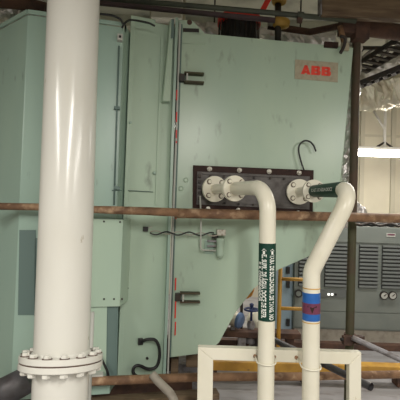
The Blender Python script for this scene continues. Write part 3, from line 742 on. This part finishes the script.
# ------------------------------------------------------------------ foil-wrapped pipes
def foil(name, pts, r, label, m='foil', seg=22, amp=.02, sc=14, n=10):
    bm = tube(smooth(pts, n), r, seg, jit=.06); crumple(bm, amp, sc); return solo(name, bm, m, label, 'insulation', 'foil-wrapped pipes')
foil('foil_pipe', [P(353.5, 45, 3.46), P(351, 90, 3.46), P(348, 140, 3.46), P(346, 180, 3.46), P(343.5, 205, 3.46), P(341, 226, 3.5)], .072, 'crumpled silver foil wrapped pipe rising along the hood edge', n=14)
foil('foil_pipe', [P(340, 96, 4.9), P(365, 92, 4.9), P(385, 89, 4.9), P(420, 86, 4.9)], .24, 'big crumpled foil-covered duct hanging at upper right', 'foily', 26, .05, 7, 14)
foil('foil_pipe', [P(362, 77, 4.55), P(385, 68, 4.55), P(420, 57, 4.55)], .075, 'thinner foil pipe above the big foil duct at upper right', 'foil', 20, .03, 10, 14)
foil('foil_pipe', [P(-25, 4, 3.6), P(5, 8, 3.6), P(25, 12, 3.65), P(60, 16, 3.7)], .10, 'crumpled foil pipe peeking over the casing top at upper left', 'foil', 20, .02, 14, 12)
foil('foil_pipe', [P(190, 29, 4.02), P(240, 32.5, 4.02), P(290, 36.5, 4.02), P(335, 40, 4.02)], .07, 'crumpled foil pipe lying behind the hood top', 'foil', 20, .025, 12, 14)
foil('foil_scrap', [P(353, 203, 3.5), P(359, 208, 3.5), P(365, 218, 3.5)], .035, 'torn foil scrap sticking out behind the pipe elbow', 'foil', 12, .02, 22, 8)

fp = bpy.data.objects['foil_pipe.004']
for px in (214, 300):
    q = P(px, 30 + (px - 190) * .085, 4.02); obj('hanger_rod', cyl(q, Vector((q.x, q.y, ZC)), .008, 8), 'darkm', fp)
# ------------------------------------------------------------------ overhead pipes and beam
def run(name, pts, r, m, label, cat='pipe', seg=16, group='overhead pipes'): return solo(name, tube(pts, r, seg), m, label, cat, group)
run('overhead_pipe', [P(60, -1, 3.3), P(200, 13, 3.3), P(275, 20.5, 3.3)], .022, 'purple', 'purple-brown overhead pipe running across above the casing top')
run('overhead_pipe', [P(100, -2, 3.1), P(200, 6.5, 3.1), P(270, 12.7, 3.1), P(356, 21, 3.1)], .020, 'dgreen', 'dark green overhead pipe in front of the red rimmed fan')
run('overhead_pipe', [P(-10, 1, 3.4), P(30, 4.5, 3.4), P(47, 9, 3.4)], .05, 'rustd', 'dark brown overhead pipe at the upper left corner')
run('overhead_pipe', [P(268, 26, 3.62), P(310, 32, 3.62), P(345, 25, 3.62)], .03, 'rustd', 'dark rusty pipe sagging behind the hood top near the nameplate')
qa, qb = P(270, 12.7, 3.1), P(356, 21, 3.1); CLD = (qb - qa).normalized(); CLC = qa + (qb - qa) * .32
cp2 = thing('pipe_clamp', tuple(P(300, 15, 3.05)), 'small dark red clamp on the dark green overhead pipe', 'clamp')
obj('clamp_ring', ring(CLC, CLD, .0225, .029, .045), 'dgreen', cp2)
obj('clamp_tab', bx(P(299.5, 20.5, 3.08), U * .02, N * .012, Z * .02, .003), 'rustd', cp2)
# red-rimmed caged fan
fc = P(240, 26, 3.55)
fan = thing('caged_fan', tuple(P(240, 36, 3.55)), 'dark caged fan with bright red rim behind the hood top', 'fan')
zt_ = P(240, 11.5, 3.52).z
autosmooth(obj('red_rim', lathe(Vector((fc.x, 3.66, zt_ - .06)), Z, [(0, .185), (.0, .20), (.055, .2), (.065, .19), (.065, 0)], 36), 'red', fan))
autosmooth(obj('drum', lathe(Vector((fc.x, 3.66, zt_ - .32)), Z, [(0, .165), (.27, .165)], 30), 'black', fan))
for k in range(24):
    a = 2 * math.pi * k / 24; q = Vector((fc.x + math.cos(a) * .185, 3.66 + math.sin(a) * .185, 0))
    obj('cage_bar', cyl(q + Z * (zt_ - .32), q + Z * (zt_ - .05), .005, 6), 'darkm', fan)
# yellow valve
yv = thing('yellow_valve', tuple(P(280, 28, 3.4)), 'yellow valve on an upright behind the green overhead pipe', 'valve')
autosmooth(obj('valve_body', lathe(P(273, 22, 3.4), Vector((1, .05, -.05)), [(0, .03), (.02, .045), (.07, .055), (.12, .045), (.14, .03)], 18), 'brass', yv))
obj('valve_union', lathe(P(268.5, 22, 3.4), Vector((1, .05, -.05)), [(0, .035), (.035, .035)], 6), 'bolt', yv)
obj('valve_stem', tube([P(278, 42, 3.4), P(278, -2, 3.4)], .028, 10), 'darkm', yv)
obj('valve_bonnet', lathe(P(279, 3, 3.38), Z, [(0, .06), (.05, .07), (.09, .04)], 16), 'brass', yv)
obj('valve_lever', prism([P(266, -2, 3.33), P(272, -2, 3.33), P(266, 9.5, 3.33), P(260, 9.5, 3.33)], Vector((0, .012, 0)), bev=.003), 'red', yv)
# heavy brown beam at the top right
bmz = P(362, 10, 3.15)
bb = thing('overhead_beam', tuple(P(322, 20, 3.1)), 'weathered brown overhead beam at the upper right corner', 'beam')
a, b = P(322, 20, 3.05), P(440, 20, 3.05)
obj('beam_body', prism([P(322, 15.5, 3.05), P(440, 19.5, 3.05), P(440, -14, 3.05), P(322, -10, 3.05)], Vector((0, .08, 0)), bev=.008), 'beam', bb)
obj('end_plate', prism([P(320.5, 14, 3.04), P(322, 14, 3.04), P(322, -10, 3.04), P(320.5, -10, 3.04)], Vector((0, .08, 0)), bev=.002), 'gtube', bb)
# dark clutter at the beam: brackets and cable trays receding
run('overhead_pipe', [P(352, 27, 3.5), P(372, 29, 3.5), P(430, 36, 3.5)], .07, 'rustd', 'thick dark rusty pipe under the brown overhead beam')
cb = thing('beam_bracket', tuple(P(345, 40, 3.2)), 'dark rusty bracket joining the pole to the overhead beam', 'bracket')
obj('bracket_block', bx(P(348, 28, 3.24), U * .07, N * .05, Z * .06, .008), 'rustd', cb)
obj('bracket_block', bx(P(360, 30, 3.24), U * .06, N * .05, Z * .09, .008), 'rustd', cb)
obj('bracket_arm', cyl(P(340, 26, 3.2), P(345, 46, 3.2), .022, 12), 'rust', cb)
def tray(pa, pb, w, label):
    a, b = pa, pb; t = thing('cable_tray', tuple((a + b) / 2), label, 'cable tray', 'cable trays')
    d = (b - a); dn = d.normalized(); s = dn.cross(Z).normalized()
    for k in (-1, 1): obj('side_rail', bx((a + b) / 2 + s * k * w / 2, d / 2, s * .010, Z * .024, .002), 'darkm', t)
    n = 9
    for k in range(n):
        obj('rung', bx(a + d * ((k + .5) / n) - Z * .025, s * w / 2, dn * .02, Z * .008), 'darkm', t)
    return t
tray(P(350, 88.5, 4.0), P(425, 59, 3.6), .08, 'narrow dark cable tray slanting up to the right across the foil duct')
tray(P(358, 70, 4.4), P(425, 30, 3.6), .22, 'higher dark cable tray under the brown overhead beam')
tray(P(352, 54, 5.4), P(430, 54, 5.4), .4, 'dark level cable tray behind the scaffold pole')
# ------------------------------------------------------------------ fluorescent lamp in the background
LY = 6.2
lt = thing('fluorescent_lamp', tuple(P(392, 153, LY)), 'glowing hanging fluorescent tube lamp on the right', 'lamp')
a, b = P(350, 153, LY), P(450, 157, LY); b.z = a.z = (P(385, 155, LY)).z
obj('lamp_tube', tube([a + Z * .02, b + Z * .02], .05, 14), 'tube', lt)
obj('lamp_housing', bx((a + b) / 2 + Z * .10, (b - a) / 2, Vector((0, .03, 0)), Z * .025, .008), 'lampw', lt)
hs = P(384.5, 149, LY)
obj('hanger_rod', cyl(Vector((hs.x, LY, a.z + .12)), Vector((hs.x, LY, ZC)), .022, 10), 'lampw', lt)
obj('hanger_fork', tube([Vector((hs.x - .12, LY, a.z + .12)), Vector((hs.x, LY, a.z + .2)), Vector((hs.x + .12, LY, a.z + .12))], .018, 8), 'darkm', lt)
e = P(372, 108, LY)
obj('hanger_brace', cyl(Vector((hs.x, LY, P(384, 130, LY).z)), e, .018, 8), 'lampw', lt)
pl_ = bpy.data.lights.new('lamp_tube_light', 'AREA'); pl_.shape = 'RECTANGLE'; pl_.size = 1.4; pl_.size_y = .1; pl_.energy = 22; pl_.color = (1, .93, .82)
po = bpy.data.objects.new('lamp_tube_light', pl_); C.objects.link(po); po.location = (a + b) / 2 - Z * .06

# pale duct behind the overhead pipes
wd = thing('white_duct', tuple(P(166, 18, 4.4)), 'short pale rectangular duct behind the purple overhead pipe', 'duct')
a = P(150.5, 17, 4.4); b = P(182, 10, 4.4)
obj('duct_body', wbox(a.x, b.x, 4.4, 4.9, a.z, b.z + .25, .01), 'lampw', wd)
obj('duct_flange', wbox(a.x - .03, b.x + .03, 4.55, 4.6, a.z - .03, b.z + .28, .006), 'trim', wd)
obj('duct_riser', wbox(a.x + .04, b.x - .04, 4.6, 4.85, b.z + .2, ZC, .006), 'trim', wd)
